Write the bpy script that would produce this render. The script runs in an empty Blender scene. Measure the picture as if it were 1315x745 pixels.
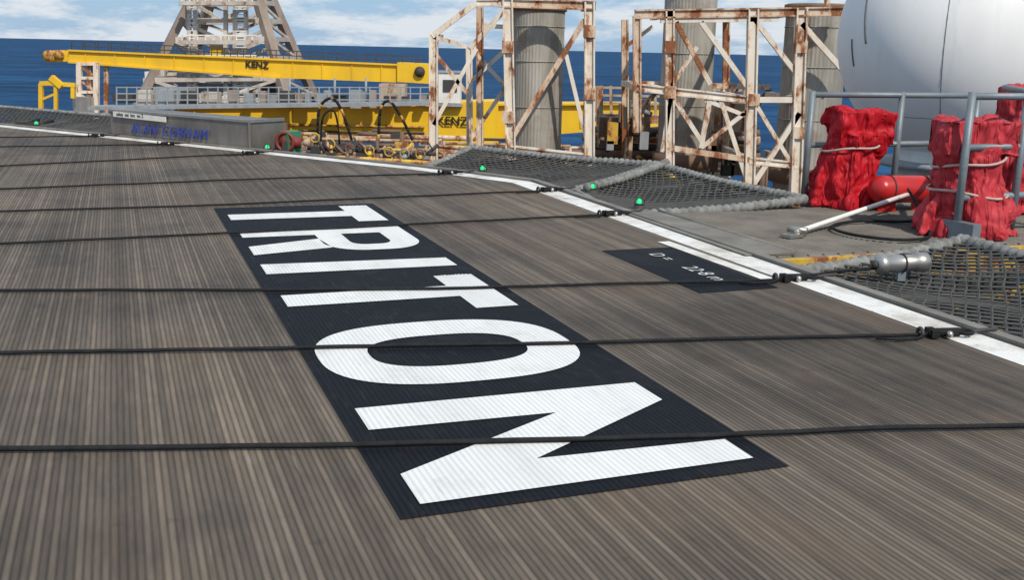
import bpy, math, random
from mathutils import Vector, Matrix, noise
random.seed(7)
D=bpy.data; SC=bpy.context.scene
V=Vector
# ------------------------------------------------------------------ frames
BX=V((0.936,0.353,0)); BY=V((-0.353,0.936,0))       # helideck axes (across / along planks)
def dk(p,q,z=0.0): return BX*p+BY*q+V((0,0,z))
def el(u,v,Y):
    """elevation drawing (1315-wide sheet) -> metres on the upright plane standing at distance Y"""
    a=u-657.5; b=372.5-v
    x=a-.0225*b; y=b+.0225*a
    d=1308.6+.225*y
    return V((Y*x/d, Y, 1.7+Y*(-302.1+.9744*y)/d))
# ------------------------------------------------------------------ builder
class Bd:
    def __init__(s,name): s.n=name;s.v=[];s.f=[];s.m=[];s.sm=[];s.ms=[]
    def mi(s,mat):
        if mat not in s.ms: s.ms.append(mat)
        return s.ms.index(mat)
    def add(s,vs,fs,mat,smooth=False):
        o=len(s.v); s.v+=[tuple(x) for x in vs]; k=s.mi(mat)
        for f in fs: s.f.append([o+i for i in f]); s.m.append(k); s.sm.append(smooth)
    def prism(s,base,top,mat):
        n=len(base); fs=[list(range(n))[::-1],list(range(n,2*n))]
        for i in range(n): fs.append([i,(i+1)%n,n+(i+1)%n,n+i])
        s.add(list(base)+list(top),fs,mat)
    def sheet(s,pts,mat): s.add(pts,[list(range(len(pts)))],mat)
    def beam(s,p,q,w,h,mat,up=V((0,0,1))):
        p=V(p);q=V(q);d=(q-p)
        if d.length<1e-6:return
        d.normalize()
        if abs(d.dot(up))>.95: up=V((0,1,0))
        x=d.cross(up).normalized()*w/2; y=x.cross(d).normalized()*h/2
        s.prism([p-x-y,p+x-y,p+x+y,p-x+y],[q-x-y,q+x-y,q+x+y,q-x+y],mat)
    def box(s,c,sx,sy,sz,mat,ang=0):
        c=V(c);a=V((math.cos(ang),math.sin(ang),0))*sx/2;b=V((-math.sin(ang),math.cos(ang),0))*sy/2;z=V((0,0,sz/2))
        s.prism([c-a-b-z,c+a-b-z,c+a+b-z,c-a+b-z],[c-a-b+z,c+a-b+z,c+a+b+z,c-a+b+z],mat)
    def path(s,pts,rad,mat,n=8,caps=True,closed=False):
        pts=[V(p) for p in pts]; N=len(pts)
        if not hasattr(rad,'__len__'): rad=[rad]*N
        vs=[];up=None
        for i,p in enumerate(pts):
            if closed: d=pts[(i+1)%N]-pts[i-1]
            else: d=pts[min(i+1,N-1)]-pts[max(i-1,0)]
            d.normalize()
            if up is None: up=V((0,0,1)) if abs(d.z)<.9 else V((1,0,0))
            x=d.cross(up)
            if x.length<1e-4: x=d.cross(V((0,1,.1)))
            x.normalize(); y=x.cross(d).normalized(); up=y
            for k in range(n):
                a=2*math.pi*k/n; vs.append(p+(x*math.cos(a)+y*math.sin(a))*rad[i])
        fs=[]
        for i in range(N if closed else N-1):
            j=(i+1)%N
            for k in range(n): fs.append([i*n+k,i*n+(k+1)%n,j*n+(k+1)%n,j*n+k])
        if caps and not closed:
            fs.append(list(range(n))[::-1]); fs.append([(N-1)*n+k for k in range(n)])
        s.add(vs,fs,mat,n>4)
    def cyl(s,p,q,r,mat,r2=None,n=14): s.path([p,q],[r,r if r2 is None else r2],mat,n)
    def ring(s,c,ax,R,r,mat,n=20,m=8):
        ax=V(ax).normalized();t=V((0,0,1)) if abs(ax.z)<.9 else V((1,0,0))
        x=ax.cross(t).normalized();y=ax.cross(x)
        s.path([V(c)+(x*math.cos(2*math.pi*i/n)+y*math.sin(2*math.pi*i/n))*R for i in range(n)],r,mat,m,closed=True)
    def ball(s,c,rx,ry,rz,mat,n=16,m=10,half=False):
        vs=[];fs=[];c=V(c)
        for j in range(m+1):
            t=math.pi*j/m*(.5 if half else 1)
            for i in range(n):
                a=2*math.pi*i/n; vs.append(c+V((rx*math.sin(t)*math.cos(a),ry*math.sin(t)*math.sin(a),rz*math.cos(t))))
        for j in range(m):
            for i in range(n): fs.append([j*n+i,(j+1)*n+i,(j+1)*n+(i+1)%n,j*n+(i+1)%n])
        s.add(vs,fs,mat,True)
    def done(s,parent=None):
        me=D.meshes.new(s.n);me.from_pydata(s.v,[],s.f)
        for m in s.ms: me.materials.append(m)
        me.polygons.foreach_set('material_index',s.m);me.polygons.foreach_set('use_smooth',s.sm);me.update()
        o=D.objects.new(s.n,me);SC.collection.objects.link(o)
        if parent: o.parent=parent
        return o
def empty(name):
    e=D.objects.new(name,None);SC.collection.objects.link(e);return e
# ------------------------------------------------------------------ materials
def new(name):
    m=D.materials.new(name);m.use_nodes=True;nt=m.node_tree
    return m,nt,nt.nodes['Principled BSDF']
def N(nt,t,**k):
    n=nt.nodes.new(t)
    for a,b in k.items(): setattr(n,a,b)
    return n
def ramp(nt,fac,stops):
    r=N(nt,'ShaderNodeValToRGB');e=r.color_ramp.elements
    e[0].position,e[0].color=stops[0][0],(*stops[0][1],1);e[1].position,e[1].color=stops[-1][0],(*stops[-1][1],1)
    for p,c in stops[1:-1]:
        x=e.new(p);x.color=(*c,1)
    nt.links.new(fac,r.inputs[0]);return r.outputs[0]
def g3(x): return (x,x,x)
def mixc(nt,fac,a,b,bt='MIX'):
    m=N(nt,'ShaderNodeMix',data_type='RGBA',blend_type=bt)
    for s,val in ((0,fac),(6,a),(7,b)):
        if hasattr(val,'links'): nt.links.new(val,m.inputs[s])
        else: m.inputs[s].default_value=val if s==0 else (*val,1)
    return m.outputs[2]
def noi(nt,scale,detail=5,rough=.6,vec=None,stretch=None):
    n=N(nt,'ShaderNodeTexNoise');n.inputs['Scale'].default_value=scale;n.inputs['Detail'].default_value=detail;n.inputs['Roughness'].default_value=rough
    if vec is None: vec=N(nt,'ShaderNodeTexCoord').outputs['Object']
    if stretch:
        mp=N(nt,'ShaderNodeMapping');mp.inputs['Scale'].default_value=stretch;nt.links.new(vec,mp.inputs[0]);vec=mp.outputs[0]
    nt.links.new(vec,n.inputs['Vector']);return n.outputs[0]
def painted(name,col,dirt=(.1,.07,.05),amt=.5,scale=3,rough=.55,metal=0,rust=None,rust_th=.6,bump=.15,stretch=(1,1,.35),spec=.5,rs=1.3):
    m,nt,b=new(name)
    f=ramp(nt,noi(nt,scale,8,.65,stretch=stretch),[(.35,g3(0)),(.75,g3(amt))])
    c=mixc(nt,f,col,dirt)
    if rust:
        nz=noi(nt,scale*rs,10,.72,stretch=(1,1,.5))
        c=mixc(nt,ramp(nt,nz,[(rust_th-.09,g3(0)),(rust_th,g3(.55))]),c,(rust[0]*1.6,rust[1]*2.2,rust[2]*2.6))
        rf=ramp(nt,nz,[(rust_th-.03,g3(0)),(rust_th+.035,g3(1))])
        rc=ramp(nt,noi(nt,scale*8,4,.6),[(.3,tuple(x*.5 for x in rust)),(.7,rust)])
        c=mixc(nt,rf,c,rc)
    nt.links.new(c,b.inputs['Base Color']);b.inputs['Roughness'].default_value=rough;b.inputs['Metallic'].default_value=metal
    b.inputs['Specular IOR Level'].default_value=spec
    if bump:
        bp=N(nt,'ShaderNodeBump');bp.inputs['Strength'].default_value=bump;bp.inputs['Distance'].default_value=.02
        nt.links.new(noi(nt,scale*7,6,.6),bp.inputs['Height']);nt.links.new(bp.outputs[0],b.inputs['Normal'])
    return m
def deckcoords(nt):
    tc=N(nt,'ShaderNodeTexCoord').outputs['Object']
    outs=[]
    for ax in (BX,BY):
        d=N(nt,'ShaderNodeVectorMath',operation='DOT_PRODUCT');nt.links.new(tc,d.inputs[0]);d.inputs[1].default_value=ax;outs.append(d.outputs['Value'])
    c=N(nt,'ShaderNodeCombineXYZ');nt.links.new(outs[0],c.inputs[0]);nt.links.new(outs[1],c.inputs[1])
    return outs[0],outs[1],c.outputs[0]
def mth(nt,op,a,b=None,c=None):
    m=N(nt,'ShaderNodeMath',operation=op)
    for i,x in enumerate((a,b,c)):
        if x is None: continue
        if hasattr(x,'links'): nt.links.new(x,m.inputs[i])
        else: m.inputs[i].default_value=x
    return m.outputs[0]
PER=.0275
def ribs(nt,p):
    s=mth(nt,'DIVIDE',p,PER);fr=mth(nt,'FRACT',s);cell=mth(nt,'FLOOR',s)
    tri=mth(nt,'ABSOLUTE',mth(nt,'SUBTRACT',fr,.5))
    mr=N(nt,'ShaderNodeMapRange',interpolation_type='SMOOTHSTEP');nt.links.new(tri,mr.inputs[0])
    mr.inputs[1].default_value=.48;mr.inputs[2].default_value=.14
    w=N(nt,'ShaderNodeTexWhiteNoise',noise_dimensions='1D');nt.links.new(cell,w.inputs['W'])
    pl=N(nt,'ShaderNodeTexWhiteNoise',noise_dimensions='1D');nt.links.new(mth(nt,'FLOOR',mth(nt,'DIVIDE',p,PER*6)),pl.inputs['W'])
    return mr.outputs[0],w.outputs[0],pl.outputs[0]
def deckmat(name,kind):
    m,nt,b=new(name);p,q,vec=deckcoords(nt);top,rnd,plk=ribs(nt,p)
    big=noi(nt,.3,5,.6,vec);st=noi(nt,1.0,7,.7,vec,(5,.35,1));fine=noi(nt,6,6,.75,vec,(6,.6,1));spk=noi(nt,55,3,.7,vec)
    spec=.12
    if kind=='deck':
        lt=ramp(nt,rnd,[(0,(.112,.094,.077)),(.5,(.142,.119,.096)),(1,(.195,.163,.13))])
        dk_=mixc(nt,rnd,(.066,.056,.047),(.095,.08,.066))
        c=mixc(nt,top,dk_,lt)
        c=mixc(nt,1.0,c,ramp(nt,st,[(.3,g3(.78)),(.7,g3(1.14))]),'MULTIPLY')
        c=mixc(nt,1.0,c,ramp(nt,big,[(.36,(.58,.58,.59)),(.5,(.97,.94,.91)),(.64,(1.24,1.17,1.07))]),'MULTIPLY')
        c=mixc(nt,.4,c,ramp(nt,plk,[(0,g3(.82)),(1,g3(1.18))]),'MULTIPLY')
        c=mixc(nt,.8,c,ramp(nt,fine,[(.3,g3(.72)),(.7,g3(1.2))]),'MULTIPLY')
        rs=noi(nt,.8,6,.65,vec,(1.3,.6,1)); c=mixc(nt,ramp(nt,rs,[(.52,g3(0)),(.72,g3(.4))]),c,(.15,.095,.06))
        sm=noi(nt,1.1,5,.6,vec,(1,.7,1)); c=mixc(nt,ramp(nt,sm,[(.56,g3(0)),(.74,g3(.6))]),c,(.042,.038,.036))
        sm=noi(nt,4.2,3,.5,vec,(1,1,1)); c=mixc(nt,ramp(nt,sm,[(.68,g3(0)),(.79,g3(.55))]),c,(.025,.024,.028))
        sc=noi(nt,3,4,.6,vec,(9,.5,1)); c=mixc(nt,ramp(nt,sc,[(.66,g3(0)),(.72,g3(.35))]),c,(.27,.25,.22))
        b.inputs['Roughness'].default_value=.65;bs=.2
    elif kind=='white':
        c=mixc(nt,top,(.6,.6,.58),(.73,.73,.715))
        c=mixc(nt,.8,c,ramp(nt,st,[(.3,g3(.82)),(.6,g3(1))]),'MULTIPLY')
        c=mixc(nt,ramp(nt,fine,[(.57,g3(0)),(.74,g3(.55))]),c,(.28,.26,.23))
        sm=noi(nt,2.5,6,.7,vec);c=mixc(nt,ramp(nt,sm,[(.55,g3(0)),(.75,g3(.4))]),c,(.35,.32,.28))
        b.inputs['Roughness'].default_value=.65;bs=.12
    elif kind=='line':
        c=mixc(nt,ramp(nt,noi(nt,2.2,8,.7,vec),[(.45,g3(0)),(.68,g3(.85))]),(.7,.69,.66),(.32,.27,.21))
        c=mixc(nt,ramp(nt,noi(nt,9,8,.7,vec),[(.6,g3(0)),(.68,g3(.7))]),c,(.13,.1,.08))
        b.inputs['Roughness'].default_value=.6;bs=.1
    else:
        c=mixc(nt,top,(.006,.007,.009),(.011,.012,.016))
        c=mixc(nt,ramp(nt,fine,[(.55,g3(0)),(.8,g3(.55))]),c,(.06,.054,.048))
        sm=noi(nt,1.6,6,.7,vec);c=mixc(nt,ramp(nt,sm,[(.52,g3(0)),(.8,g3(.45))]),c,(.05,.046,.042))
        b.inputs['Roughness'].default_value=.6;bs=.15;spec=.06
    nt.links.new(c,b.inputs['Base Color']);b.inputs['Specular IOR Level'].default_value=spec
    bp=N(nt,'ShaderNodeBump');bp.inputs['Strength'].default_value=bs;bp.inputs['Distance'].default_value=.005
    h=mth(nt,'MULTIPLY_ADD',spk,.35,top);nt.links.new(h,bp.inputs['Height']);nt.links.new(bp.outputs[0],b.inputs['Normal'])
    return m
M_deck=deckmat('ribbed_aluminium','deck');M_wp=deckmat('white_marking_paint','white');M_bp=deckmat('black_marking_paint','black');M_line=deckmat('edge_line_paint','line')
RUST=(.3,.1,.03)
M_cage=painted('rusty_cream_paint',(.76,.7,.6),(.5,.37,.25),.6,2.2,.6,rust=RUST,rust_th=.575,rs=1.1)
M_cage2=painted('very_rusty_paint',(.66,.56,.44),(.38,.2,.1),.8,2.2,.7,rust=RUST,rust_th=.52,rs=1.0)
M_der=painted('derrick_paint',(.62,.57,.5),(.3,.2,.14),.8,.9,.7,rust=(.2,.1,.05),rust_th=.6)
M_der2=painted('derrick_steel',(.34,.27,.22),(.14,.09,.06),.9,.7,.7)
M_yel=painted('crane_yellow',(.8,.5,.012),(.45,.25,.03),.55,.7,.5)
M_yel2=painted('yellow_rusty',(.65,.42,.04),(.2,.12,.04),.6,3,.6,rust=RUST,rust_th=.52)
M_blk=painted('black_rubber',(.01,.01,.011),(.04,.04,.04),.4,12,.75,bump=.3,spec=.2)
M_net=painted('net_cord',(.07,.07,.066),(.02,.02,.02),.6,8,.9)
M_coil=painted('rope_wrapping',(.26,.26,.245),(.05,.05,.047),.9,10,.9,bump=.4)
M_galv=painted('galvanised_steel',(.2,.235,.26),(.09,.1,.1),.6,4,.5,metal=.2,stretch=(1,1,1))
M_grate=painted('grey_grating_paint',(.22,.205,.18),(.09,.075,.06),.9,1.8,.75,stretch=(1,1,1))
M_sil=painted('brushed_steel',(.5,.48,.44),(.25,.22,.19),.6,5,.38,metal=.8,bump=.05)
M_case=painted('weathered_steel_case',(.24,.22,.2),(.09,.075,.065),.8,2.5,.45,metal=.5,bump=.1)
M_gry=painted('grey_paint',(.3,.33,.35),(.12,.11,.1),.6,3,.6)
M_brn=painted('rusty_pipe',(.2,.12,.075),(.07,.045,.035),.8,2,.8)
M_bei=painted('beige_paint',(.5,.42,.31),(.22,.13,.07),.8,2,.65,rust=RUST,rust_th=.55)
M_drk=painted('dark_machinery',(.05,.045,.042),(.02,.02,.02),.6,3,.7)
M_wht=painted('white_paint',(.75,.74,.71),(.45,.38,.3),.5,3,.5)
M_redm=painted('red_paint',(.5,.014,.014),(.2,.02,.015),.4,5,.35,bump=.05)
M_redd=painted('dull_red_paint',(.22,.03,.025),(.08,.03,.02),.6,5,.6,bump=.05)
M_blu=painted('blue_lettering',(.02,.05,.3),(.02,.04,.15),.3,5,.5,bump=0)
M_grn=painted('green_paint',(.03,.2,.1),(.02,.08,.05),.5,5,.5)
def column_mat():
    m,nt,b=new('weathered_cladding')
    c=ramp(nt,noi(nt,1.1,8,.65,stretch=(2.5,2.5,.3)),[(.3,(.16,.145,.12)),(.5,(.3,.28,.24)),(.7,(.42,.4,.36))])
    c=mixc(nt,ramp(nt,noi(nt,.8,5,.6,stretch=(1,1,1.6)),[(.5,g3(0)),(.66,g3(.6))]),c,(.2,.13,.085))
    nt.links.new(c,b.inputs['Base Color']);b.inputs['Roughness'].default_value=.6
    return m
M_col=column_mat()
def radome_mat():
    m,nt,b=new('radome_fibreglass')
    c=ramp(nt,noi(nt,.8,6,.6,stretch=(1,1,.3)),[(.3,(.74,.73,.71)),(.65,(.84,.83,.81))])
    c=mixc(nt,ramp(nt,noi(nt,2.5,6,.7,stretch=(1,1,.15)),[(.58,g3(0)),(.8,g3(.4))]),c,(.45,.43,.4))
    nt.links.new(c,b.inputs['Base Color']);b.inputs['Roughness'].default_value=.5;b.inputs['Specular IOR Level'].default_value=.3
    return m
M_rad=radome_mat()
M_seam=painted('seam_sealant',(.13,.13,.13),(.05,.05,.05),.5,5,.7)
def cloth(name,a,bc,fold=6):
    m,nt,b=new(name)
    n1=noi(nt,3.5,6,.6,stretch=(1,1,.6))
    c=ramp(nt,n1,[(.3,a),(.7,bc)])
    c=mixc(nt,ramp(nt,noi(nt,6,7,.7),[(.55,g3(0)),(.75,g3(.35))]),c,(a[0]*.4,a[1]*.8,a[2]*.8))
    nt.links.new(c,b.inputs['Base Color']);b.inputs['Roughness'].default_value=.55;b.inputs['Specular IOR Level'].default_value=.2
    w=N(nt,'ShaderNodeTexNoise');w.inputs['Scale'].default_value=fold;w.inputs['Detail'].default_value=2;w.inputs['Distortion'].default_value=.8
    tc=N(nt,'ShaderNodeTexCoord');mp=N(nt,'ShaderNodeMapping');mp.inputs['Scale'].default_value=(1.4,1.4,.3);nt.links.new(tc.outputs['Object'],mp.inputs[0]);nt.links.new(mp.outputs[0],w.inputs['Vector'])
    bp=N(nt,'ShaderNodeBump');bp.inputs['Strength'].default_value=.9;bp.inputs['Distance'].default_value=.14
    nt.links.new(w.outputs[0],bp.inputs['Height']);nt.links.new(bp.outputs[0],b.inputs['Normal'])
    return m
M_cloth=cloth('red_tarpaulin',(.34,.006,.012),(.5,.01,.02))
M_cloth2=cloth('faded_red_tarpaulin',(.38,.022,.03),(.5,.05,.06))
M_strap=painted('pale_strap',(.5,.38,.34),(.3,.15,.12),.5,8,.7)
def emis(name,c,s):
    m,nt,b=new(name);b.inputs['Base Color'].default_value=(*c,1);b.inputs['Emission Color'].default_value=(*c,1);b.inputs['Emission Strength'].default_value=s;return m
M_gl=emis('green_lamp_glass',(.01,.6,.2),.8)
# ------------------------------------------------------------------ world
SUN=V((.38,-.72,.86)).normalized()
elv=math.asin(SUN.z)
w=D.worlds.new("World");SC.world=w;w.use_nodes=True;nt=w.node_tree;bg=nt.nodes['Background']
sk=N(nt,'ShaderNodeTexSky',sky_type='NISHITA');sk.sun_disc=False;sk.sun_elevation=elv;sk.sun_rotation=math.atan2(SUN.x,SUN.y)
sk.air_density=1.0;sk.dust_density=.5;sk.ozone_density=2
tc=N(nt,'ShaderNodeTexCoord').outputs['Generated']
cn=N(nt,'ShaderNodeTexNoise');cn.inputs['Scale'].default_value=9;cn.inputs['Detail'].default_value=10;cn.inputs['Roughness'].default_value=.64
mp=N(nt,'ShaderNodeMapping');mp.inputs['Scale'].default_value=(1,1,4.2);mp.inputs['Location'].default_value=(.35,.1,.2);nt.links.new(tc,mp.inputs[0]);nt.links.new(mp.outputs[0],cn.inputs['Vector'])
cf=ramp(nt,cn.outputs[0],[(.44,g3(0)),(.58,g3(.92))])
blue=mixc(nt,.7,sk.outputs[0],(3.1,5.6,8.9))
colr=mixc(nt,cf,blue,(8.4,8.9,9.4))
nt.links.new(colr,bg.inputs['Color']);bg.inputs['Strength'].default_value=.09
sl=D.lights.new('sun','SUN');sl.energy=3.8;sl.angle=math.radians(.6);sl.color=(1,.93,.82)
so=D.objects.new('sun',sl);SC.collection.objects.link(so);so.rotation_euler=SUN.to_track_quat('Z','Y').to_euler()
# ------------------------------------------------------------------ sea
m,nt,b=new('sea_water')
n1=noi(nt,.03,8,.7,stretch=(.5,1.4,1));n2=noi(nt,.0025,4,.5,stretch=(.4,2,1))
c=ramp(nt,n1,[(.32,(.001,.018,.055)),(.5,(.004,.043,.12)),(.68,(.016,.088,.19))])
c=mixc(nt,.8,c,ramp(nt,n2,[(.35,g3(.7)),(.65,g3(1.25))]),'MULTIPLY')
wc=noi(nt,.09,6,.7,stretch=(.4,1,1));c=mixc(nt,ramp(nt,wc,[(.66,g3(0)),(.73,g3(.7))]),c,(.4,.45,.5))
nt.links.new(c,b.inputs['Base Color']);b.inputs['Roughness'].default_value=.6;b.inputs['Specular IOR Level'].default_value=.04
bp=N(nt,'ShaderNodeBump');bp.inputs['Strength'].default_value=.7;bp.inputs['Distance'].default_value=1.5;nt.links.new(noi(nt,.12,6,.6),bp.inputs['Height']);nt.links.new(bp.outputs[0],b.inputs['Normal'])
s=Bd('sea');R=45000
s.sheet([(-R,-R,-25),(R,-R,-25),(R,R,-25),(-R,R,-25)],m);s.done()
# ------------------------------------------------------------------ helideck
P0=dk(5.08,-4);C=V((.25,13.75,0))
outline=[P0,C,V((-1.37,15.15,0)),V((-10.28,21.0,0)),V((-15.5,24.4,0)),V((-21,17,0)),V((-21,3,0)),V((-13,-8,0)),V((-1,-9,0))]
s=Bd('helideck')
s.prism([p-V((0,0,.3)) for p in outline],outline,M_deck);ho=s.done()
def inset(path,a,b_,z):
    L=[];Rr=[]
    for i,p in enumerate(path):
        d0=(path[i]-path[i-1]).normalized() if i>0 else None
        d1=(path[i+1]-path[i]).normalized() if i<len(path)-1 else None
        ns=[V((-d.y,d.x,0)) for d in (d0,d1) if d]
        n=sum(ns,V((0,0,0))).normalized();k=1/max(.5,n.dot(ns[0]))
        L.append(p+n*a*k+V((0,0,z)));Rr.append(p+n*b_*k+V((0,0,z)))
    return L,Rr
pth=[P0,C,V((-1.37,15.15,0)),V((-10.28,21.0,0)),V((-15.5,24.4,0))]
L,Rr=inset(pth,.05,.33,.004)
s=Bd('deck_edge_line')
for i in range(len(L)-1): s.sheet([L[i],L[i+1],Rr[i+1],Rr[i]],M_line)
s.sheet([dk(4.58,6.65,.0085),dk(4.7,6.65,.0085),dk(4.68,8.35,.0085),dk(4.56,8.35,.0085)],M_line)
s.done()
s=Bd('deck_edge_gutter')
L,Rr=inset(pth,-.06,.03,.03)
for i in range(len(L)-1): s.prism([L[i]-V((0,0,.3)),L[i+1]-V((0,0,.3)),Rr[i+1]-V((0,0,.3)),Rr[i]-V((0,0,.3))],[L[i],L[i+1],Rr[i+1],Rr[i]],M_grate)
s.done()
mk=empty('helideck_name_marking')
s=Bd('black_background')
def rect(p0,p1,q0,q1,z): return [dk(p0,q0,z),dk(p1,q0,z),dk(p1,q1,z),dk(p0,q1,z)]
s.sheet(rect(.887,2.577,3.46,11.25,.004),M_bp);s.done(mk)
s=Bd('white_letters');Z=.008
def poly(pts): s.sheet([dk(a,b_,Z) for a,b_ in pts],M_wp)
def T(q0,q1,s0,s1):
    poly([(.98,s0),(2.17,s0),(2.17,q0),(2.47,q0),(2.47,q1),(2.17,q1),(2.17,s1),(.98,s1)])
    for k in range(10):
        p=2.175+k*PER;l=random.uniform(.004,.022);poly([(p,q1+.0005),(p+.015,q1+.0005),(p+.015,q1+l),(p,q1+l)])
T(10.08,11.1,10.42,10.76)
T(6.42,7.45,6.78,7.11)
def arc(cp,cq,rp,rq,a0,a1,n=14): return [(cp+rp*math.cos(math.radians(a0+(a1-a0)*i/n)),cq+rq*math.sin(math.radians(a0+(a1-a0)*i/n))) for i in range(n+1)]
poly([(.98,9.72),(.98,9.42),(1.62,9.42),(1.62,9.72)])
outer=[(2.47,9.72),(2.47,9.0)]+arc(2.13,9.0,.34,.4,0,-90)+arc(1.96,9.0,.34,.4,-90,-180)+[(1.62,9.42),(1.62,9.72)]
inner=[(2.22,9.42),(2.22,9.02)]+arc(2.10,9.02,.12,.16,0,-90,8)+arc(1.98,9.02,.12,.16,-90,-180,8)+[(1.86,9.42)]
def stripring(o,i):
    def res(ch,n):
        ls=[0]
        for k in range(1,len(ch)): ls.append(ls[-1]+math.dist(ch[k],ch[k-1]))
        out=[]
        for t in range(n+1):
            d=ls[-1]*t/n;k=1
            while k<len(ls)-1 and ls[k]<d:k+=1
            f=(d-ls[k-1])/max(1e-9,ls[k]-ls[k-1]);out.append((ch[k-1][0]+(ch[k][0]-ch[k-1][0])*f,ch[k-1][1]+(ch[k][1]-ch[k-1][1])*f))
        return out
    a=res(o,60);b_=res(i,60)
    for k in range(60): poly([a[k],a[k+1],b_[k+1],b_[k]])
stripring([(2.47,9.42)]+outer[1:-2]+[(1.62,9.42)],inner)
poly([(1.62,9.42),(2.47,9.42),(2.47,9.72),(1.62,9.72)])
poly([(1.62,9.22),(1.66,8.78),(.98,8.59),(.98,8.97)])
poly([(.98,7.83),(2.47,7.8),(2.47,8.12),(.98,8.2)])
def sup(cp,cq,rp,rq,n=64,e=2.6):
    r=[]
    for i in range(n):
        a=2*math.pi*i/n;ca,sa=math.cos(a),math.sin(a)
        r.append((cp+rp*math.copysign(abs(ca)**(2/e),ca),cq+rq*math.copysign(abs(sa)**(2/e),sa)))
    return r
a=sup(1.705,5.55,.745,.62);b_=sup(1.705,5.54,.46,.31)
for k in range(64): poly([a[k],a[(k+1)%64],b_[(k+1)%64],b_[k]])
poly([(.98,4.69),(2.46,4.67),(2.466,4.38),(1.885,4.36),(.98,4.39)])
poly([(1.885,4.36),(2.466,4.38),(1.58,3.85),(.99,3.86)])
poly([(.99,3.86),(1.58,3.85),(2.476,3.81),(2.476,3.58),(.99,3.56)])
s.done(mk)
s=Bd('deck_size_marking');s.sheet(rect(3.88,4.55,6.43,8.1,.004),M_bp);dm=s.done()
def text(name,body,size,mat,origin,xa,ya,parent=None,ext=0.0):
    c=D.curves.new(name,'FONT');c.body=body;c.size=size;c.extrude=ext;c.materials.append(mat)
    o=D.objects.new(name,c);SC.collection.objects.link(o)
    xa=V(xa).normalized();ya=V(ya).normalized();za=xa.cross(ya).normalized();ya=za.cross(xa)
    mt=Matrix((xa,ya,za)).transposed().to_4x4();mt.translation=V(origin)
    o.matrix_world=mt
    if parent:o.parent=parent
    return o
M_wtx=painted('white_lettering',(.62,.62,.6),(.3,.28,.25),.6,8,.6,bump=0)
text('size_text','D =',.18,M_wtx,dk(4.2,7.85,.009),-BY,BX,dm)
text('size_text_value','22·8 m',.19,M_wtx,dk(4.2,7.28,.009),-BY,BX,dm)
# ------------------------------------------------------------------ lashing ropes
ropes=[([(-9,3.7),(-2.13,4.11),(-.61,4.23),(2.43,4.67),(4.6,4.98)],.0125,0),
([(-9,4.5),(-2.79,5.47),(0,5.88),(2.64,6.30)],.0115,1),
([(-10,6.1),(-3.48,6.91),(-.54,7.25),(2.11,7.85)],.0115,1),
([(-11,5.6),(-4.28,8.57),(-2.53,9.32),(.99,10.91)],.0115,1),
([(-12,7.6),(-5.08,10.23),(-3.18,10.94),(.38,12.72)],.0115,1),
([(-12,8.4),(-5.84,11.79),(-3.52,13.07),(-.94,14.28)],.0115,1),
([(-12,9.7),(-6.89,13.97),(-4.13,16.29)],.0115,1),
([(-13,14),(-8.10,16.5),(-5.85,17.5)],.0115,1),
([(-14,15.2),(-9.3,17.9),(-7.5,18.75)],.0115,1)]
for pts,r,hk in ropes:
    s=Bd('lashing_rope');out=[]
    P=[V((x,y,0)) for x,y in pts]
    for i in range(len(P)-1):
        n=int((P[i+1]-P[i]).length/.08)+1
        for k in range(n):
            p=P[i].lerp(P[i+1],k/n);d=noise.noise(V((p.x*.9,p.y*.9,r*100)))
            p.y+=.022*d;p.z=r+.009+.006*abs(noise.noise(V((p.x*2,3,p.y))));out.append(p)
    out.append(P[-1]+V((0,0,r+.009)))
    s.path(out,r,M_blk,6)
    if hk:
        e=P[-1];d=(P[-1]-P[-2]).normalized();n=V((-d.y,d.x,0));u=V((0,0,.035))
        s.cyl(e+u-d*.05,e+u+d*.16,.028,M_blk);s.ring(e+u+d*.2,(0,0,1),.045,.014,M_blk,14,6)
        s.beam(e+u-n*.05-d*.02,e+u+n*.05-d*.02,.05,.05,M_blk);s.ring(e+u-d*.1,d,.03,.012,M_drk,12,6)
        s.ball(e+u-n*.05+d*.07,.022,.022,.022,M_sil,8,6)
        s.path([e+u+d*.24,e+u+d*.33+n*.03,e+d*.42+V((0,0,.05))],.013,M_drk,6)
        s.path([e+u-d*.05,e-d*.15-n*.07+V((0,0,.02)),e-d*.3-n*.09+V((0,0,.02)),e-d*.42-n*.05+V((0,0,.02))],.009,M_blk,6)
    s.done()
# ------------------------------------------------------------------ nets
def coil(s,p,q,r=.055,mat=None):
    p=V(p);q=V(q);n=int((q-p).length/.022);pts=[];rd=[]
    for i in range(n+1):
        x=p.lerp(q,i/n);x.z-=.03*math.sin(math.pi*i/n);pts.append(x);rd.append(r*(1 if i%4 in(1,2) else .76)*(1+.15*noise.noise(x*5)))
    s.path(pts,rd,mat or M_coil,10)
def net(s,a,b_,c,d,sp=.13,sag=.12,r=.011,off=0,mat=None):
    a,b_,c,d=map(V,(a,b_,c,d));Lx=((b_-a).length+(c-d).length)/2;Ly=((d-a).length+(c-b_).length)/2
    def S(x,y):
        u=x/Lx;v=y/Ly;p=a.lerp(b_,u).lerp(d.lerp(c,u),v)
        p.z+=off-sag*16*u*(1-u)*v*(1-v)*(.7+.5*noise.noise(p*1.3))*.5
        p.x+=.03*noise.noise(p*4);p.y+=.03*noise.noise(p*4+V((9,0,0)));return p
    k=-Ly
    while k<Lx:
        for sgn in (0,1):
            pts=[];t=0.0
            while t<=Ly:
                x=k+t
                if 0<=x<=Lx: pts.append(S(x,t if not sgn else Ly-t))
                t+=sp/2
            if len(pts)>1: s.path(pts,r,mat or M_net,4,caps=False)
        k+=sp
s=Bd('safety_net')
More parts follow.
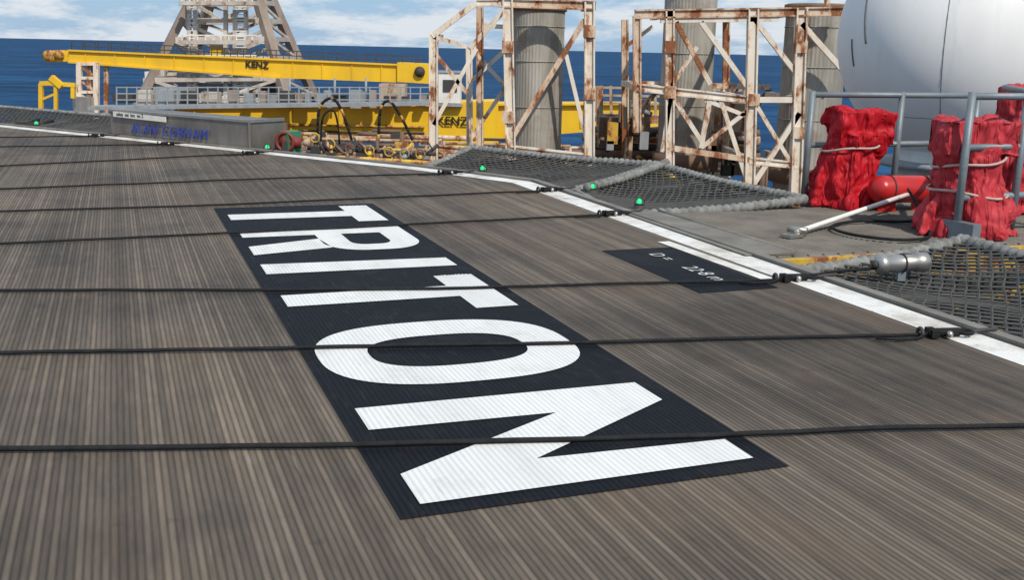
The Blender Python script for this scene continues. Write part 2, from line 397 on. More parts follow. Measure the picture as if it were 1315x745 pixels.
A0=V((.77,13.1,-.02));A1=V((1.95,14.5,.18));A2=V((3.32,11.85,.1));A3=dk(5.16,10.0,-.02)
K0=V((-1.3,15.25,-.02));K1=V((-.69,16.35,.18))
for off in (0,-.1):
    net(s,A0,A1,A2,A3,.13,.3,off=off);net(s,K0,K1,A1,A0,.13,.3,off=off)
for p,q in ((A0,A1),(A1,A2),(A2,A3),(K0,K1),(K1,A1)): coil(s,p,q,.062)
coil(s,A0+V((.12,-.12,.05)),A1+V((.14,-.14,.05)),.058)
coil(s,K0,A0,.035);coil(s,A0,A3,.035)
for p,q in ((A1,A0),(A2,A3),(K1,K0),((A1+A2)/2,(A0+A3)/2)): s.beam(p-V((0,0,.14)),q-V((0,0,.3)),.07,.09,M_galv)
s.done()
s=Bd('safety_net')
A0=dk(5.14,7.0,-.03);A1=dk(6.85,7.05,.15);A2=dk(6.95,3.0,.15);A3=dk(5.14,3.0,-.03)
for off in (0,-.09): net(s,A0,A1,A2,A3,.13,.35,off=off)
for p,q in ((A0,A1),(A1,A2)): coil(s,p,q,.065)
coil(s,A0,A3,.04)
for k in range(5): s.beam(A1.lerp(A2,k/4)-V((0,0,.14)),A0.lerp(A3,k/4)-V((0,0,.3)),.07,.09,M_yel2)
s.done()
s=Bd('safety_net')
nn=V((.562,.827,0))
e0=V((-1.6,15.35,-.02));e1=V((-15.5,24.45,-.02));em=e0.lerp(e1,.42)
net(s,em,em+nn*1.5+V((0,0,.22)),e1+nn*1.5+V((0,0,.22)),e1,.15,.3)
o0=em+nn*1.5+V((0,0,.22));o1=e1+nn*1.5+V((0,0,.22));coil(s,o0,o1,.055);coil(s,em,o0,.05)
for k in range(5): s.beam(o0.lerp(o1,k/4)-V((0,0,.14)),e0.lerp(e1,.42+.58*k/4)-V((0,0,.3)),.07,.09,M_galv)
s.done()
s=Bd('deck_support_girder')
for dz,pp in ((-.6,5.6),(-1.1,6.3)): s.beam(dk(pp,2,dz),dk(pp,13.2,dz),.16,.22,M_yel2 if pp<6 else M_drk)
for q in (3.2,4.6,6.0,7.2,9.8,11.2,12.6): s.beam(dk(5.1,q,-.35),dk(7.2,q,-1.3),.12,.16,M_drk)
s.beam(V((-1.5,16.2,-.9)),dk(6.2,12.9,-.9),.2,.25,M_drk)
for k in range(14): 
    c=dk(random.uniform(5.4,7.2),random.uniform(3,7),random.uniform(-1.6,-.8));s.cyl(c,c+V((random.uniform(-1,1),random.uniform(-1,1),0)),random.uniform(.03,.07),random.choice([M_yel2,M_brn,M_bei,M_gry]))
s.done()
# ------------------------------------------------------------------ perimeter lights
for (x,y) in [(-9.55,21.0),(-7.15,19.45),(-4.05,17.15),(-.45,14.75),(.98,13.0),(1.42,11.75)]:
    s=Bd('perimeter_light');c=V((x,y,-.04))
    s.cyl(c-V((0,0,.1)),c+V((0,0,.05)),.075,M_drk,.065);s.cyl(c+V((0,0,.05)),c+V((0,0,.07)),.055,M_drk)
    s.ball(c+V((0,0,.07)),.038,.038,.055,M_gl,12,6,half=True)
    for k in range(4):
        a=math.pi/2*k+.4;s.path([c+V((.06*math.cos(a),.06*math.sin(a),.05)),c+V((.06*math.cos(a),.06*math.sin(a),.11)),c+V((0,0,.14))],.005,M_drk,5)
    s.done()
# ------------------------------------------------------------------ access platform
s=Bd('access_platform')
zt=-.02
s.prism([dk(a,b_,zt-.06) for a,b_ in((5.14,7.5),(10.8,7.5),(10.8,10.3),(5.14,10.0))],[dk(a,b_,zt) for a,b_ in((5.14,7.5),(10.8,7.5),(10.8,10.3),(5.14,10.0))],M_grate)
q=7.56
while q<9.98:
    s.beam(dk(5.16,q,zt+.008),dk(10.7,q,zt+.008),.009,.02,M_grate);q+=.05
p=5.3
while p<10.7:
    s.beam(dk(p,7.52,zt+.006),dk(p,10.0,zt+.006),.007,.014,M_grate);p+=.16
s.beam(dk(5.3,7.46,zt-.12),dk(10.8,7.46,zt-.12),.07,.24,M_yel2)
s.beam(dk(5.3,7.43,zt-.22),dk(10.8,7.43,zt-.22),.14,.03,M_bei)
s.beam(dk(5.3,10.2,zt-.1),dk(10.8,10.36,zt-.1),.1,.2,M_cage2)
s.prism([dk(4.98,7.55,.012),dk(5.5,7.55,zt+.02),dk(5.42,10.05,zt+.02),dk(5.0,10.05,.012)],[dk(4.98,7.55,.02),dk(5.5,7.55,zt+.04),dk(5.42,10.05,zt+.04),dk(5.0,10.05,.02)],M_grate)
s.cyl(dk(5.5,7.6,.012),dk(5.44,10.05,.012),.024,M_grate)
for a in (5.6,8,10.5): s.beam(dk(a,7.7,-.2),dk(a,7.7,-3.2),.14,.14,M_bei);s.beam(dk(a,10,-.2),dk(a,10,-3.2),.14,.14,M_bei)
s.done()
s=Bd('handrail');rr=.038
a=V((3.42,12.3,-.04));bb=V((4.62,12.75,-.04));cc=V((6.6,13.5,-.04))
for p in (a,bb,V((5.7,13.15,-.04)),cc): s.cyl(p,p+V((0,0,1.34)),rr,M_galv);s.box(p+V((0,0,.03)),.14,.14,.02,M_galv)
for z in (1.3,.72): s.cyl(a+V((0,0,z)),cc+V((0,0,z)),rr*.9,M_galv)
s.done()
s=Bd('handrail')
a=V((4.27,9.98,-.02));bb=V((4.92,10.25,-.02));cc=V((5.7,10.6,-.02))
for p,h_ in ((a,1.42),(bb,1.42),(cc,1.42),(V((4.62,10.13,-.02)),.45)): s.cyl(p,p+V((0,0,h_)),rr,M_galv)
for z in (1.38,.9,.42): s.cyl(a+V((0,0,z)),cc+V((0,0,z)),rr*.9,M_galv)
s.cyl(bb+V((0,0,1.05)),bb+V((.5,1.6,1.05)),rr*.9,M_galv);s.cyl(bb+V((0,0,1.42)),bb+V((.5,1.6,1.42)),rr*.9,M_galv)
s.box(a+V((0,0,.1)),.1,.5,.2,M_galv,.4)
s.done()
# ------------------------------------------------------------------ covered monitors
def covered(name,base,parts,mat,straps,seed):
    e=empty(name);e.location=base
    s=Bd('tarpaulin_cover')
    for kind,*a in parts:
        if kind=='b': s.ball(V(a[0]),*a[1],mat,20,14)
        elif kind=='x': s.box(V(a[0]),*a[1],mat,a[2])
        else: # pleated skirt
            P,Rd=a;n=72;vs=[];fs=[];M=14
            for j in range(M+1):
                t=j/M*(len(P)-1);i=min(int(t),len(P)-2);f=t-i;c=V(P[i]).lerp(V(P[i+1]),f);r=Rd[i]*(1-f)+Rd[i+1]*f
                dp=.18*(1-j/M)+.07
                for k in range(n):
                    an=2*math.pi*k/n;pl=math.sin(an*7+seed+.8*math.sin(2*an+seed))+.5*math.sin(an*12+2*seed+j*.12)
                    rr_=r*(1+dp*.55*pl);vs.append(c+V((rr_*math.cos(an),rr_*math.sin(an),0)))
            for j in range(M):
                for k in range(n): fs.append([j*n+k,j*n+(k+1)%n,(j+1)*n+(k+1)%n,(j+1)*n+k])
            fs.append(list(range(n))[::-1]);fs.append([M*n+k for k in range(n)]);s.add(vs,fs,mat,True)
    o=s.done(e)
    mo=o.modifiers.new('r','REMESH');mo.mode='VOXEL';mo.voxel_size=.014;mo.use_smooth_shade=True
    sm=o.modifiers.new('s','SMOOTH');sm.iterations=6;sm.factor=.6
    for i,(sc,st) in enumerate(((.3,.1),(.13,.03))):
        t=D.textures.new('fold','CLOUDS');t.noise_scale=sc;t.noise_depth=0;t.noise_type='HARD_NOISE'
        dd=o.modifiers.new('d','DISPLACE');dd.texture=t;dd.strength=st;dd.mid_level=.35;dd.texture_coords='GLOBAL' if seed==2 else 'LOCAL'
    sm=o.modifiers.new('s2','SMOOTH');sm.iterations=2;sm.factor=.5
    s=Bd('tie_strap')
    for c,R,t in straps:
        pts=[]
        for k in range(28):
            a=2*math.pi*k/28;pts.append(V(c)+V((R[0]*math.cos(a),R[1]*math.sin(a),t*math.cos(a)+.015*math.sin(3*a+seed))))
        s.path(pts,.014,M_strap,6,closed=True)
    s.done(e)
    s=Bd('pedestal');s.cyl(V((0,0,-.03)),V((0,0,.3)),.12,M_redm);s.cyl(V((0,0,-.03)),V((0,0,0)),.2,M_redm);s.done(e)
    return e
covered('covered_fire_monitor',V((3.86,12.2,0)),[
 ('p',[(-.03,0,.0),(-.03,0,.3),(0,0,.62),(.05,0,.85)],[.41,.35,.29,.31]),
 ('x',(.12,0,.9),(.7,.4,.4),.2),('x',(-.12,.02,1.03),(.28,.3,.22),.5),
 ('b',(.3,-.02,.78),(.2,.18,.22))],M_cloth,[((.02,0,.68),(.32,.315),.04)],1)
covered('covered_fire_monitor',V((4.5,10.33,0)),[
 ('p',[(-.02,0,.0),(0,0,.3),(-.03,0,.62),(-.06,0,.88)],[.45,.37,.31,.33]),
 ('x',(-.02,0,.96),(.74,.44,.34),.1),('b',(.22,0,.9),(.2,.2,.16)),('b',(-.14,-.02,.55),(.27,.2,.2))],M_cloth2,[((-.04,0,.72),(.335,.325),.05),((-.02,0,.42),(.37,.36),-.03)],2)
covered('covered_fire_monitor',V((5.75,12.0,.0)),[
 ('p',[(0,0,.0),(0,0,.3),(0,0,.62),(0,0,1.0)],[.36,.3,.28,.28]),('x',(0,0,1.2),(.52,.42,.42),.3),('b',(.15,0,1.35),(.2,.2,.15))],M_cloth2,[((0,0,.85),(.3,.3),.03)],3)
s=Bd('red_foam_cylinder');a=V((4.12,11.75,.25));bb=V((4.75,11.95,.24));d=(bb-a).normalized();r0=.155
pts=[];rd=[]
for k in range(7):
    t=math.pi/2*k/6;pts.append(a-d*r0*.8*math.cos(t));rd.append(max(.004,r0*math.sin(t)))
pts.append(bb);rd.append(r0)
for k in range(1,6):
    t=math.pi/2*k/5;pts.append(bb+d*r0*.5*math.sin(t));rd.append(max(.03,r0*math.cos(t)))
s.path(pts,rd,M_redm,24);s.cyl(bb+d*.05,bb+d*.16,.04,M_sil)
for t in (.15,.85):
    c=a.lerp(bb,t);s.ring(c,d,r0+.004,.009,M_drk,24,6);s.beam(c-V((0,0,.28)),c-V((0,0,.12)),.2,.05,M_redm)
s.done()
s=Bd('support_strut');a=V((2.72,9.9,.05));bb=V((4.6,11.9,.22))
s.cyl(a,bb,.024,M_wht);s.box(a+V((-.04,-.03,-.03)),.22,.12,.03,M_sil,.6);s.cyl(a-V((.08,-.05,-.02)),a+V((.08,-.05,.02)),.03,M_sil);s.ball(a,.04,.04,.04,M_sil)
s.done()
def spline(ps,n=10):
    ps=[V(p) for p in ps];o=[]
    for i in range(len(ps)-1):
        p0=ps[max(i-1,0)];p1=ps[i];p2=ps[i+1];p3=ps[min(i+2,len(ps)-1)]
        for k in range(n):
            t=k/n;o.append(.5*((2*p1)+(p2-p0)*t+(2*p0-5*p1+4*p2-p3)*t*t+(3*p1-p0-3*p2+p3)*t**3))
    o.append(ps[-1]);return o
s=Bd('black_cable')
s.path(spline([(4.3,11.4,.3),(4.25,10.9,.05),(3.6,10.8,.03),(3.2,10.4,.03),(3.25,9.95,.03),(3.6,9.7,.03),(3.95,9.85,.03),(4.1,10.2,.05)]),.016,M_blk,6)
s.path(spline([(2.1,7.95,.03),(2.35,8.0,.03),(2.55,8.05,.05),(2.85,8.02,.09)]),.012,M_blk,6)
s.done()
s=Bd('floodlight');a=V((2.86,8.02,.12));bb=V((3.26,8.12,.13));d=(bb-a).normalized()
s.path([a-d*.02,a,a+d*.05,a+d*.06,bb-d*.1,bb-d*.09,bb,bb+d*.015],[.05,.075,.075,.066,.066,.078,.078,.06],M_sil,20)
s.cyl(a-d*.05,a-d*.01,.03,M_drk);s.beam(a.lerp(bb,.5)-V((0,0,.14)),a.lerp(bb,.5)-V((0,0,.06)),.06,.05,M_galv);s.ring(a.lerp(bb,.5),d,.072,.007,M_drk)
s.done()
# ------------------------------------------------------------------ radome
rc=V((7.45,18,2.05));Rr_=2.02
e=empty('radome')
s=Bd('dome');s.ball(rc,Rr_,Rr_,Rr_*1.03,M_rad,64,40);s.done(e)
s=Bd('seams')
def sp(az,el_,R=Rr_): 
    az=math.radians(az);el_=math.radians(el_);return rc+V((R*math.cos(el_)*math.cos(az),R*math.cos(el_)*math.sin(az),R*1.03*math.sin(el_)))
def seam(az,e0,e1,r=.009,az2=None): s.path([sp(az+((az2 or az)-az)*k/24,e0+(e1-e0)*k/24,Rr_+.001) for k in range(25)],r,M_seam,5)
seam(-120,-80,80,.006)
seam(-158,-4,22,.016,-164);seam(-168,-14,-2,.016,-169)
seam(-60,-80,80,.006);s.path([sp(k*5,-38) for k in range(72)],.004,M_seam,5,closed=True)
s.done(e)
s=Bd('pedestal');s.cyl(V((rc.x,rc.y,-4)),V((rc.x,rc.y,rc.z-1.7)),.9,M_wht,n=32);s.cyl(V((rc.x,rc.y,-.1)),V((rc.x,rc.y,.0)),1.2,M_gry,n=32);s.done(e)
# ------------------------------------------------------------------ exhaust columns and cages
def column(name,u0,u1,v0,v1,Y):
    s=Bd(name);a=el((u0+u1)/2,v1,Y);bb=el((u0+u1)/2,v0,Y);bb.x=a.x=(a.x+bb.x)/2;r=(el(u1,100,Y)-el(u0,100,Y)).x/2
    n=96;vs=[];fs=[]
    for z in (a.z-2,bb.z):
        for k in range(n):
            rr=r*(1 if k%2 else .985);t=2*math.pi*k/n;vs.append((a.x+rr*math.cos(t),Y+rr*math.sin(t),z))
    for k in range(n): fs.append([k,(k+1)%n,n+(k+1)%n,n+k])
    fs.append([n+k for k in range(n)]);s.add(vs,fs,M_col)
    H=bb.z-a.z
    for t in (.3,.62,.86): s.path([V((a.x+(r+.008)*math.cos(2*math.pi*k/48),Y+(r+.008)*math.sin(2*math.pi*k/48),a.z+H*t)) for k in range(48)],.012,M_col,6,closed=True)
    s.cyl(V((a.x,Y,bb.z-.12)),V((a.x,Y,bb.z-.02)),r*1.07,M_brn,n=40);s.cyl(V((a.x,Y,a.z-.4)),V((a.x,Y,a.z)),r*1.18,M_brn,n=40)
    s.done()
YT=27
column('exhaust_stack',657,723,8,190,YT+1.3)
column('exhaust_stack',849,915,-12,196,YT+3.2)
column('exhaust_stack',1003,1081,5,214,YT+1.3)
def frame(s,segs,Y,off,mat,w=.2):
    for sg in segs:
        u0,v0,u1,v1=sg[:4];ww=sg[4] if len(sg)>4 else w;mm=sg[5] if len(sg)>5 else mat
        a=el(u0,v0,Y)+V((0,off,0));b=el(u1,v1,Y)+V((0,off,0))
        if ww>=.15:
            d=(b-a).normalized();sd=d.cross(V((0,1,0))).normalized()
            for sg_ in (-1,1):
                o=sd*ww*.46*sg_;n=V((0,1,0))*ww*.5;t=sd*.02
                s.prism([a+o-n-t,a+o+n-t,a+o+n+t,a+o-n+t],[b+o-n-t,b+o+n-t,b+o+n+t,b+o-n+t],mm)
            s.beam(a,b,ww*.86,ww*.5,mm) if abs(d.z)>.7 else s.beam(a,b,ww*.5,ww*.86,mm)
        else: s.beam(a,b,ww,ww,mm)
s=Bd('rusty_steel_cage')
F=[(652,0,656,205,.24),(757,2,757,215,.24),(640,3,765,7,.2,M_cage2),(655,192,757,203,.2),(751,25,657,178,.13,M_cage2),(727,70,753,180,.1),
   (557,42,557,215,.2),(555,46,612,3,.14),(612,3,652,3,.15),(557,47,600,60,.1),(558,190,655,200,.18,M_cage2),(560,70,600,120,.1),(557,160,612,62,.1)]
frame(s,F,YT,0,M_cage)
Bk=[(612,4,612,200,.17,M_cage2),(597,60,598,212,.15),(720,8,720,200,.15),(598,62,650,4,.13),(597,110,652,60,.11),(598,190,652,110,.11),(600,62,652,120,.1),(617,30,650,32,.12)]
frame(s,Bk,YT,2.4,M_cage)
for u,v in ((652,4),(757,6),(557,47),(557,190),(757,200),(656,195)):
    a=el(u,v,YT);s.beam(a,a+V((0,2.4,0)),.16,.16,M_cage2)
for u,v in ((652,60),(652,150),(757,40),(757,120)): a=el(u,v,YT);s.box(a,.29,.3,.3,M_cage2)
s.beam(el(757,12,YT),el(757,190,YT)+V((0,2.4,0)),.1,.1,M_cage)
s.done()
s=Bd('rusty_steel_cage')
F=[(860,12,860,215,.2),(967,12,962,240,.24),(1029,10,1021,252,.26),(1062,-5,1062,14,.12),(815,18,1084,14,.2,M_cage2),(848,26,1000,24,.12),(818,20,818,170,.18,M_cage2),
 (818,112,962,128,.17),(962,128,1025,128,.14),(868,28,912,108,.12,M_cage2),(900,28,960,112,.12),(912,122,900,190,.12),(962,150,905,128,.1),(900,190,962,140,.1),
 (968,24,1027,100,.12),(1029,30,1084,92,.13),(968,235,1026,145,.13),(968,130,1022,220,.1),(860,118,905,188,.11),(962,206,1023,212,.15),(862,190,962,205,.14,M_cage2),(862,120,850,195,.1),(925,128,960,235,.11),(895,60,862,110,.1)]
frame(s,F,YT,0,M_cage)
Bk=[(820,20,820,215,.17,M_cage2),(932,14,932,120,.14),(967,14,964,230,.16),(820,60,860,30,.1),(820,112,1028,118,.14),(932,30,895,100,.1),(1000,18,1000,120,.12),(940,120,940,215,.14)]
frame(s,Bk,YT,3.4,M_cage2)
for u,v in ((860,17),(967,17),(1028,15),(818,112),(860,118),(962,128),(1025,128),(962,206),(1022,212)):
    a=el(u,v,YT);s.beam(a,a+V((0,3.4,0)),.15,.15,M_cage)
for u,v in ((860,60),(967,128),(1028,60),(1024,170),(860,118)): a=el(u,v,YT);s.box(a,.28,.28,.3,M_cage2)
s.done()
# ------------------------------------------------------------------ derrick
s=Bd('lattice_derrick');YD=70
legs=[((238,-12),(177,134)),((319,-12),(370,132))]
LG=[]
for (tu,tv),(bu,bv) in legs:
    for o0,o1 in ((2,0),(6,9)):
        t=el(tu,tv,YD)+V((0,o0,0));b_=el(bu,bv,YD)+V((0,o1,0));LG.append((t,b_));s.beam(t,b_+(b_-t)*.4,.62,.5,M_der2)
lv=[.08,.25,.42,.6,.78,.97]
for k,t in enumerate(lv):
    P=[a.lerp(b_,t) for a,b_ in LG]
    for i,j in ((0,2),(1,3),(0,1),(2,3)): s.beam(P[i],P[j],.3,.3,M_der)
    if k<len(lv)-1:
        Q=[a.lerp(b_,lv[k+1]) for a,b_ in LG]
        for i,j in ((0,2),(1,3)): s.beam(P[i],(Q[i]+Q[j])/2,.2,.2,M_der);s.beam(P[j],(Q[i]+Q[j])/2,.2,.2,M_der)
        for i,j in ((0,1),(2,3)): s.beam(P[i],Q[j],.18,.18,M_der)
for u in (243,251,290,302,316):
    s.beam(el(u,-12,YD+1),el(u,134,YD+1),.26,.26,M_der)
v=-6
while v<132: s.beam(el(303,v,YD+.9),el(316,v,YD+.9),.07,.07,M_wht);v+=3.5
v=-6
while v<132: s.beam(el(243,v,YD+.9),el(251,v,YD+.9),.07,.07,M_wht);v+=5
for v in (4,54,80):
    s.beam(el(232,v,YD),el(330,v,YD),.9,.25,M_der);s.beam(el(234,v-9,YD),el(330,v-9,YD),.08,.08,M_wht)
    for u in range(234,332,10): s.beam(el(u,v,YD),el(u,v-9,YD),.06,.06,M_wht)
s.box(el(270,118,YD+3),4,3,1.3,M_gry);s.box(el(235,108,YD+3),1.6,2,1.6,M_der);s.box(el(320,115,YD+3),2,2,1.5,M_der)
for k in range(26):
    u=random.uniform(180,366);v=random.uniform(95,132);s.box(el(u,v,YD+random.uniform(1,5)),random.uniform(.3,1.4),.8,random.uniform(.3,1.2),random.choice([M_gry,M_der,M_der2,M_drk,M_wht]))
s.box(el(282,66,YD+2),1.0,1,.8,M_yel)
s.done()
# ------------------------------------------------------------------ crane
YC=50
cr=empty('yellow_crane')
s=Bd('boom')
def slab(s,pts,Y,dp,mat): s.prism([el(u,v,Y) for u,v in pts],[el(u,v,Y)+V((0,dp,0)) for u,v in pts],mat)
slab(s,[(88,64),(545,84),(545,107),(360,100),(88,80)],YC,1.3,M_yel)
slab(s,[(57,66),(88,64.5),(88,78.5),(62,80)],YC+.1,1.0,M_yel)
slab(s,[(510,80),(553,82),(553,107.5),(510,105)],YC-.15,1.7,M_yel)
s.beam(el(88,64.5,YC-.06),el(545,84.5,YC-.06),.12,.08,M_yel);s.beam(el(88,79.5,YC-.06),el(360,99.5,YC-.06),.12,.08,M_yel)
for k in range(12):
    u=110+k*38;s.beam(el(u,65+(u-88)*.044,YC-.03),el(u,80.5+(u-88)*.072 if u<360 else 100+(u-360)*.038,YC-.03),.05,.04,M_yel)
s.cyl(el(62,72,YC-.1),el(62,72,YC)+V((0,1.2,0)),.28,M_yel2);s.cyl(el(75,70,YC-.1),el(75,70,YC)+V((0,1.2,0)),.22,M_yel2)
s.cyl(el(539,92,YC-.3),el(539,92,YC-.1),.25,M_drk)
for dy in (0,1.25):
  for vv in (0,6):
    s.beam(el(92,53+vv,YC)+V((0,dy,0)),el(540,73+vv,YC)+V((0,dy,0)),.03,.03,M_drk)
  u=92
  while u<545: s.beam(el(u,53+(u-92)*.045,YC)+V((0,dy,0)),el(u,65+(u-88)*.044,YC)+V((0,dy,0)),.035,.035,M_drk);u+=17
s.done(cr)
s=Bd('slew_base_beam')
slab(s,[(228,137),(560,133),(850,133),(850,162),(560,184),(228,180)],YC-4,2,M_yel)
slab(s,[(553,132),(640,130),(640,190),(553,190)],YC-4.2,2.4,M_yel)
for k in range(9): u=250+k*62;s.beam(el(u,137,YC-4.03),el(u,164 if u>600 else 178,YC-4.03),.06,.05,M_yel)
s.beam(el(228,137,YC-4.1),el(850,133,YC-4.1),.2,.08,M_yel);s.beam(el(228,178,YC-4.1),el(553,182,YC-4.1),.2,.1,M_yel2)
s.cyl(el(350,160,YC-4.1),el(545,163,YC-4.1),.06,M_yel2);s.cyl(el(350,168,YC-4.1),el(545,171,YC-4.1),.05,M_drk)
s.done(cr)
M_tx=painted('black_lettering',(.01,.01,.01),(.03,.03,.03),.3,5,.5,bump=0)
t=text('boom_lettering','KENZ',.42,M_tx,el(315,86,YC-.06),(1,0,-.04),(0,0,1),cr,.01);t.data.offset=.012
t=text('base_lettering','KENZ',.52,M_tx,el(561,160,YC-4.3),(1,0,0),(0,0,1),cr,.01);t.data.offset=.01
s=Bd('crane_walkway');Y=YC-6
s.beam(el(120,138,Y),el(562,132,Y),1.2,.15,M_gry)
for v in (112,120,128): s.beam(el(150,v,Y),el(560,v,Y),.045,.045,M_gry)
u=150
while u<562: s.beam(el(u,111,Y),el(u,136,Y),.05,.05,M_gry);u+=13
for u in range(160,300,28): s.box(el(u,126,Y+.8),random.uniform(.4,.9),.5,random.uniform(.3,.8),random.choice([M_gry,M_drk,M_bei,M_der]))
s.box(el(225,124,Y+1.5),1.5,1,.8,M_gry);s.box(el(505,118,Y+2),1.1,1,.7,M_bei)
for u in range(300,545,14):
    s.box(el(u+random.uniform(-6,6),127,Y+random.uniform(.5,1.5)),random.uniform(.2,.6),.4,random.uniform(.2,.8),random.choice([M_gry,M_drk,M_der2,M_gry,M_bei]))
for u in (372,430,470): s.cyl(el(u,100,Y+1.5),el(u,134,Y+1.5),.05,M_gry)
s.done()
s=Bd('control_cabin');s.box(el(578,112,Y+2),.95,1,1.3,M_wht);s.box(el(578,110,Y+1.48),.6,.06,.5,M_drk);s.box(el(578,92,Y+2),1.05,1.1,.08,M_gry);s.box(el(578,134,Y+2),1.1,1.1,.12,M_gry);s.done()
s=Bd('boom_rest_mast');Y=YC-1
for u in (102,124):
    s.beam(el(u,80,Y),el(u,165,Y),.22,.22,M_cage)
    s.beam(el(u,80,Y)+V((0,1.2,0)),el(u,165,Y)+V((0,1.2,0)),.18,.18,M_cage2)
for v in (82,100,118,134): s.beam(el(102,v,Y),el(124,v,Y),.13,.13,M_cage)
for v in (84,102,120): s.beam(el(102,v,Y),el(124,v+16,Y),.1,.1,M_cage2)
s.box(el(108,134,Y-.3),.8,.6,.7,M_sil)
s.done()
s=Bd('yellow_davit');Y=YC-2
s.beam(el(53,107,Y),el(53,142,Y),.18,.18,M_yel);s.beam(el(52,107,Y),el(72,106,Y),.2,.2,M_yel);s.beam(el(66,99,Y),el(80,111,Y),.3,.26,M_yel)
s.beam(el(72,106,Y),el(72,142,Y),.15,.15,M_yel);s.beam(el(62,107,Y),el(97,109,Y),.18,.18,M_yel);s.beam(el(94,108,Y),el(94,126,Y),.16,.16,M_yel)
s.beam(el(53,128,Y),el(72,120,Y),.1,.1,M_yel)
s.done()
# ------------------------------------------------------------------ lower module deck and pipework
s=Bd('module_deck')
s.prism([(-26,20,-3.3),(8.2,20,-3.3),(8.2,52,-3.3),(-26,52,-3.3)],[(-26,20,-3.1),(8.2,20,-3.1),(8.2,52,-3.1),(-26,52,-3.1)],M_brn)
s.prism([(-8,10,-3.4),(12,10,-3.4),(12,19.9,-3.4),(-8,19.9,-3.4)],[(-8,10,-3.2),(12,10,-3.2),(12,19.9,-3.2),(-8,19.9,-3.2)],M_drk)
for x in (-24,-14,-4,6):
    for y in (22,36,50): s.cyl((x,y,-26),(x,y,-3.3),.6,M_bei)
s.done()
s=Bd('pipework')
cols=[M_brn,M_bei,M_gry,M_drk,M_cage2,M_brn,M_drk,M_bei,M_yel2]
for i in range(110):
    Y=random.uniform(23,44);x=random.uniform(-15,7);z=random.uniform(-2.9,-1.3);L_=random.uniform(1.5,6);m_=random.choice(cols);r=random.uniform(.03,.12)
    p=V((x,Y,z));q=p+V((L_,0,0)) if random.random()<.65 else p+V((0,L_,0))
    q.x=min(q.x,7.8);s.cyl(p,q,r,m_,n=10);s.cyl(q,q-V((0,0,q.z+3.1)),r,m_,n=10)
    if random.random()<.5: s.cyl(p.lerp(q,.5)-(q-p).normalized()*.05,p.lerp(q,.5)+(q-p).normalized()*.05,r*1.7,m_,n=12)
for i in range(70):
    Y=random.uniform(24,44);x=random.uniform(-15,7.4);h=random.uniform(.5,1.9);m_=random.choice(cols[:8])
    s.box((x,Y,-3.1+h/2),random.uniform(.2,.8),random.uniform(.2,.8),h,m_)
for i in range(26):
    x=-16+i*.9;Y=24;s.beam((x,Y,-3.1),(x,Y,-1.9),.05,.05,M_yel2)
for z in (-1.95,-2.4): s.beam((-16,24,z),(7,24,z),.05,.05,M_yel2)
# taller valve skids and pipe bends between the deck and the crane
for i in range(34):
    x=random.uniform(-6.3,-2.2);Y=random.uniform(24.5,28);z=random.uniform(-1.6,-.35);m_=random.choice([M_drk,M_gry,M_yel2,M_brn,M_bei,M_drk])
    c=V((x,Y,z));s.cyl(V((x,Y,-3.1)),c,random.uniform(.03,.07),m_,n=8)
    if i%3==0: s.box(c,random.uniform(.15,.4),.2,random.uniform(.15,.35),m_)
    elif i%3==1: s.cyl(c,c+V((random.choice([-1,1])*random.uniform(.3,.9),0,0)),.05,m_,n=8)
    else: s.ring(c,(.2,1,.1),.13,.02,random.choice([M_redd,M_yel2,M_gry]),14,6)
s.done()
s=Bd('pipe_rack');Y=34
for v in (112,122,132): s.beam(el(765,v,Y),el(960,v+4,Y),.07,.07,M_bei)
u=765
while u<965: s.beam(el(u,110,Y),el(u+1,150,Y),.08,.08,M_bei);u+=19
s.beam(el(760,150,Y),el(965,158,Y),.5,.25,M_cage2)
for k,v in enumerate((166,176,187,197,207)): s.cyl(el(755,v,Y-2),el(975,v+5,Y-2),.1+.05*(k%2),[M_brn,M_bei,M_drk,M_brn,M_cage2][k])
for u in (770,812,880,930,958): s.beam(el(u,110,Y-1),el(u,235,Y-1),.2,.2,M_bei if u!=880 else M_brn)
s.cyl(el(822,128,Y-3),el(822,180,Y-3),.3,M_bei);s.box(el(790,170,Y-3),1.0,.6,.9,M_brn);s.box(el(935,150,Y-3),.9,.6,.8,M_bei)
for k in range(40):
    c=el(random.uniform(765,970),random.uniform(140,215),Y-3.5);m_=random.choice(cols);h=random.uniform(.2,.9)
    if k%2: s.box(c,random.uniform(.1,.5),.3,h,m_)
    else: s.cyl(c,c+V((random.uniform(-.8,.8),0,random.choice([0,h]))),random.uniform(.04,.09),m_,n=8)
s.done()
# ------------------------------------------------------------------ sign box on the deck edge
e=empty('name_board_box')
s=Bd('steel_case');a=V((-7.35,19.15,-.06));bb=V((-4.32,17.12,-.06));nn=V((.557,.83,0));h=V((0,0,.52))
s.prism([a,bb,bb+nn*.75,a+nn*.75],[a+h,bb+h,bb+nn*.75+h,a+nn*.75+h],M_case)
s.beam(a+h,bb+h,.05,.04,M_sil);s.beam(a+V((0,0,.03)),bb+V((0,0,.03)),.05,.05,M_case);s.beam(bb+V((0,0,.0)),bb+h,.04,.04,M_case);s.beam(bb+h,bb+nn*.75+h,.05,.05,M_sil)
s.box(bb+nn*.4+V((.35,0,.15)),.25,.3,.4,M_grn,-.6)
s.done(e)
d=(bb-a).normalized();off=-nn*.04
s=Bd('label_strip');s.beam(a+d*.15+h*.88+off,a+d*1.6+h*.84+off,.02,.09,M_wht);s.done(e)
t=text('label_strip_text','safety  net  box  no. 2',.085,M_drk,a+d*.25+off*1.4+h*.84,d,(0,0,1),e,.002)
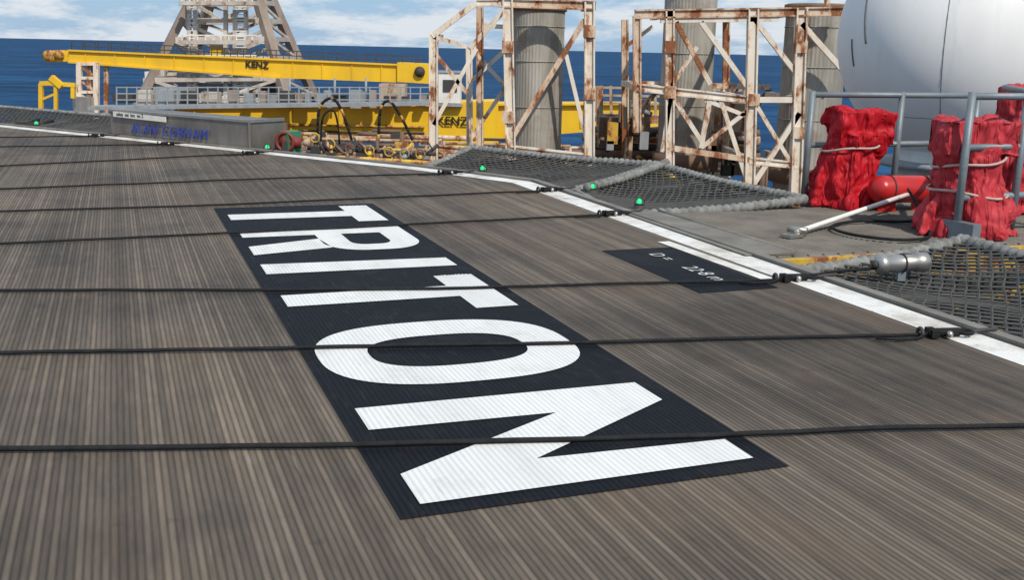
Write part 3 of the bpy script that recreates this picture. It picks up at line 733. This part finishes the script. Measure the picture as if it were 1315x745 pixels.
t=text('label_lettering','ALAN COBHAM',.25,M_blu,a+d*.62+off+V((0,0,.15)),d,(0,0,1),e,.008);t.data.shear=.25;t.data.offset=0;t.data.space_character=1.2
s=Bd('hose_reel');c=el(366,182,17.3)
s.ring(c,(.2,1,0),.15,.03,M_redd,20,8);s.cyl(c,c+V((.05,.3,0)),.1,M_redd);s.cyl(c+V((0,.05,-.0)),c+V((.25,.1,-.02)),.09,M_redd);s.beam(c-V((0,0,.3)),c,.08,.08,M_drk);s.done()
s=Bd('valve_station')
for u,v,hh,m_ in ((405,178,.5,M_drk),(425,186,.4,M_yel2),(450,192,.35,M_brn),(475,194,.35,M_yel2),(500,196,.3,M_drk),(520,198,.3,M_gry),(540,199,.25,M_yel2)):
    c=el(u,v,18.2);s.cyl(c-V((0,0,hh)),c,.035,m_);s.ring(c+V((0,-.05,.02)),(.2,1,.1),.08,.014,m_ if m_!=M_drk else M_yel2,16,6);s.box(c-V((0,0,.2)),.14,.12,.14,M_drk)
s.cyl(el(330,196,18.4),el(560,210,18.0),.04,M_yel2);s.cyl(el(395,190,18.8),el(560,198,18.6),.035,M_drk)
for u in range(350,560,8): 
    c=el(u+random.uniform(-4,4),200+random.uniform(-10,2),18.6);s.cyl(c,c+V((random.uniform(-.2,.2),.1,random.uniform(.05,.3))),random.uniform(.012,.035),random.choice([M_drk,M_yel2,M_brn,M_bei,M_drk]))
for u in (30,48,88,108,122):
    c=el(u,158+u*.06,21.5);s.box(c,random.uniform(.15,.4),.2,random.uniform(.1,.25),M_drk);s.cyl(c,c+V((.3,.1,.1)),.03,M_blk)
s.done()
s=Bd('striped_hose')
def striped(pts,r):
    P=spline(pts,12)
    for i in range(0,len(P)-3,3): s.path(P[i:i+4],r,M_yel2 if (i//3)%4==0 else M_blk,8)
striped([el(408,180,19),el(410,140,19),el(425,126,19),el(438,140,19),el(452,180,19)],.026)
striped([el(486,180,19),el(489,140,19),el(500,130,19),el(514,148,19),el(530,180,19)],.026)
s.path(spline([el(412,182,19.4),el(415,150,19.4),el(428,142,19.4),el(434,160,19.4),el(436,185,19.4)]),.02,M_blk,6)
s.done()
# ------------------------------------------------------------------ camera
cam=D.cameras.new('camera');co=D.objects.new('camera',cam);SC.collection.objects.link(co);SC.camera=co
th=math.radians(13);r=math.atan(.0225)
fw=V((0,math.cos(th),-math.sin(th)));r0=V((1,0,0));u0=V((0,math.sin(th),math.cos(th)))
rt=r0*math.cos(r)+u0*math.sin(r);up=-r0*math.sin(r)+u0*math.cos(r)
mt=Matrix((rt,up,-fw)).transposed().to_4x4();mt.translation=V((0,0,1.7));co.matrix_world=mt
cam.sensor_width=36;cam.lens=36*1343/1315;cam.clip_start=.05;cam.clip_end=100000
SC.view_settings.view_transform='Standard'
try: SC.view_settings.look='None'
except: pass
SC.view_settings.exposure=0
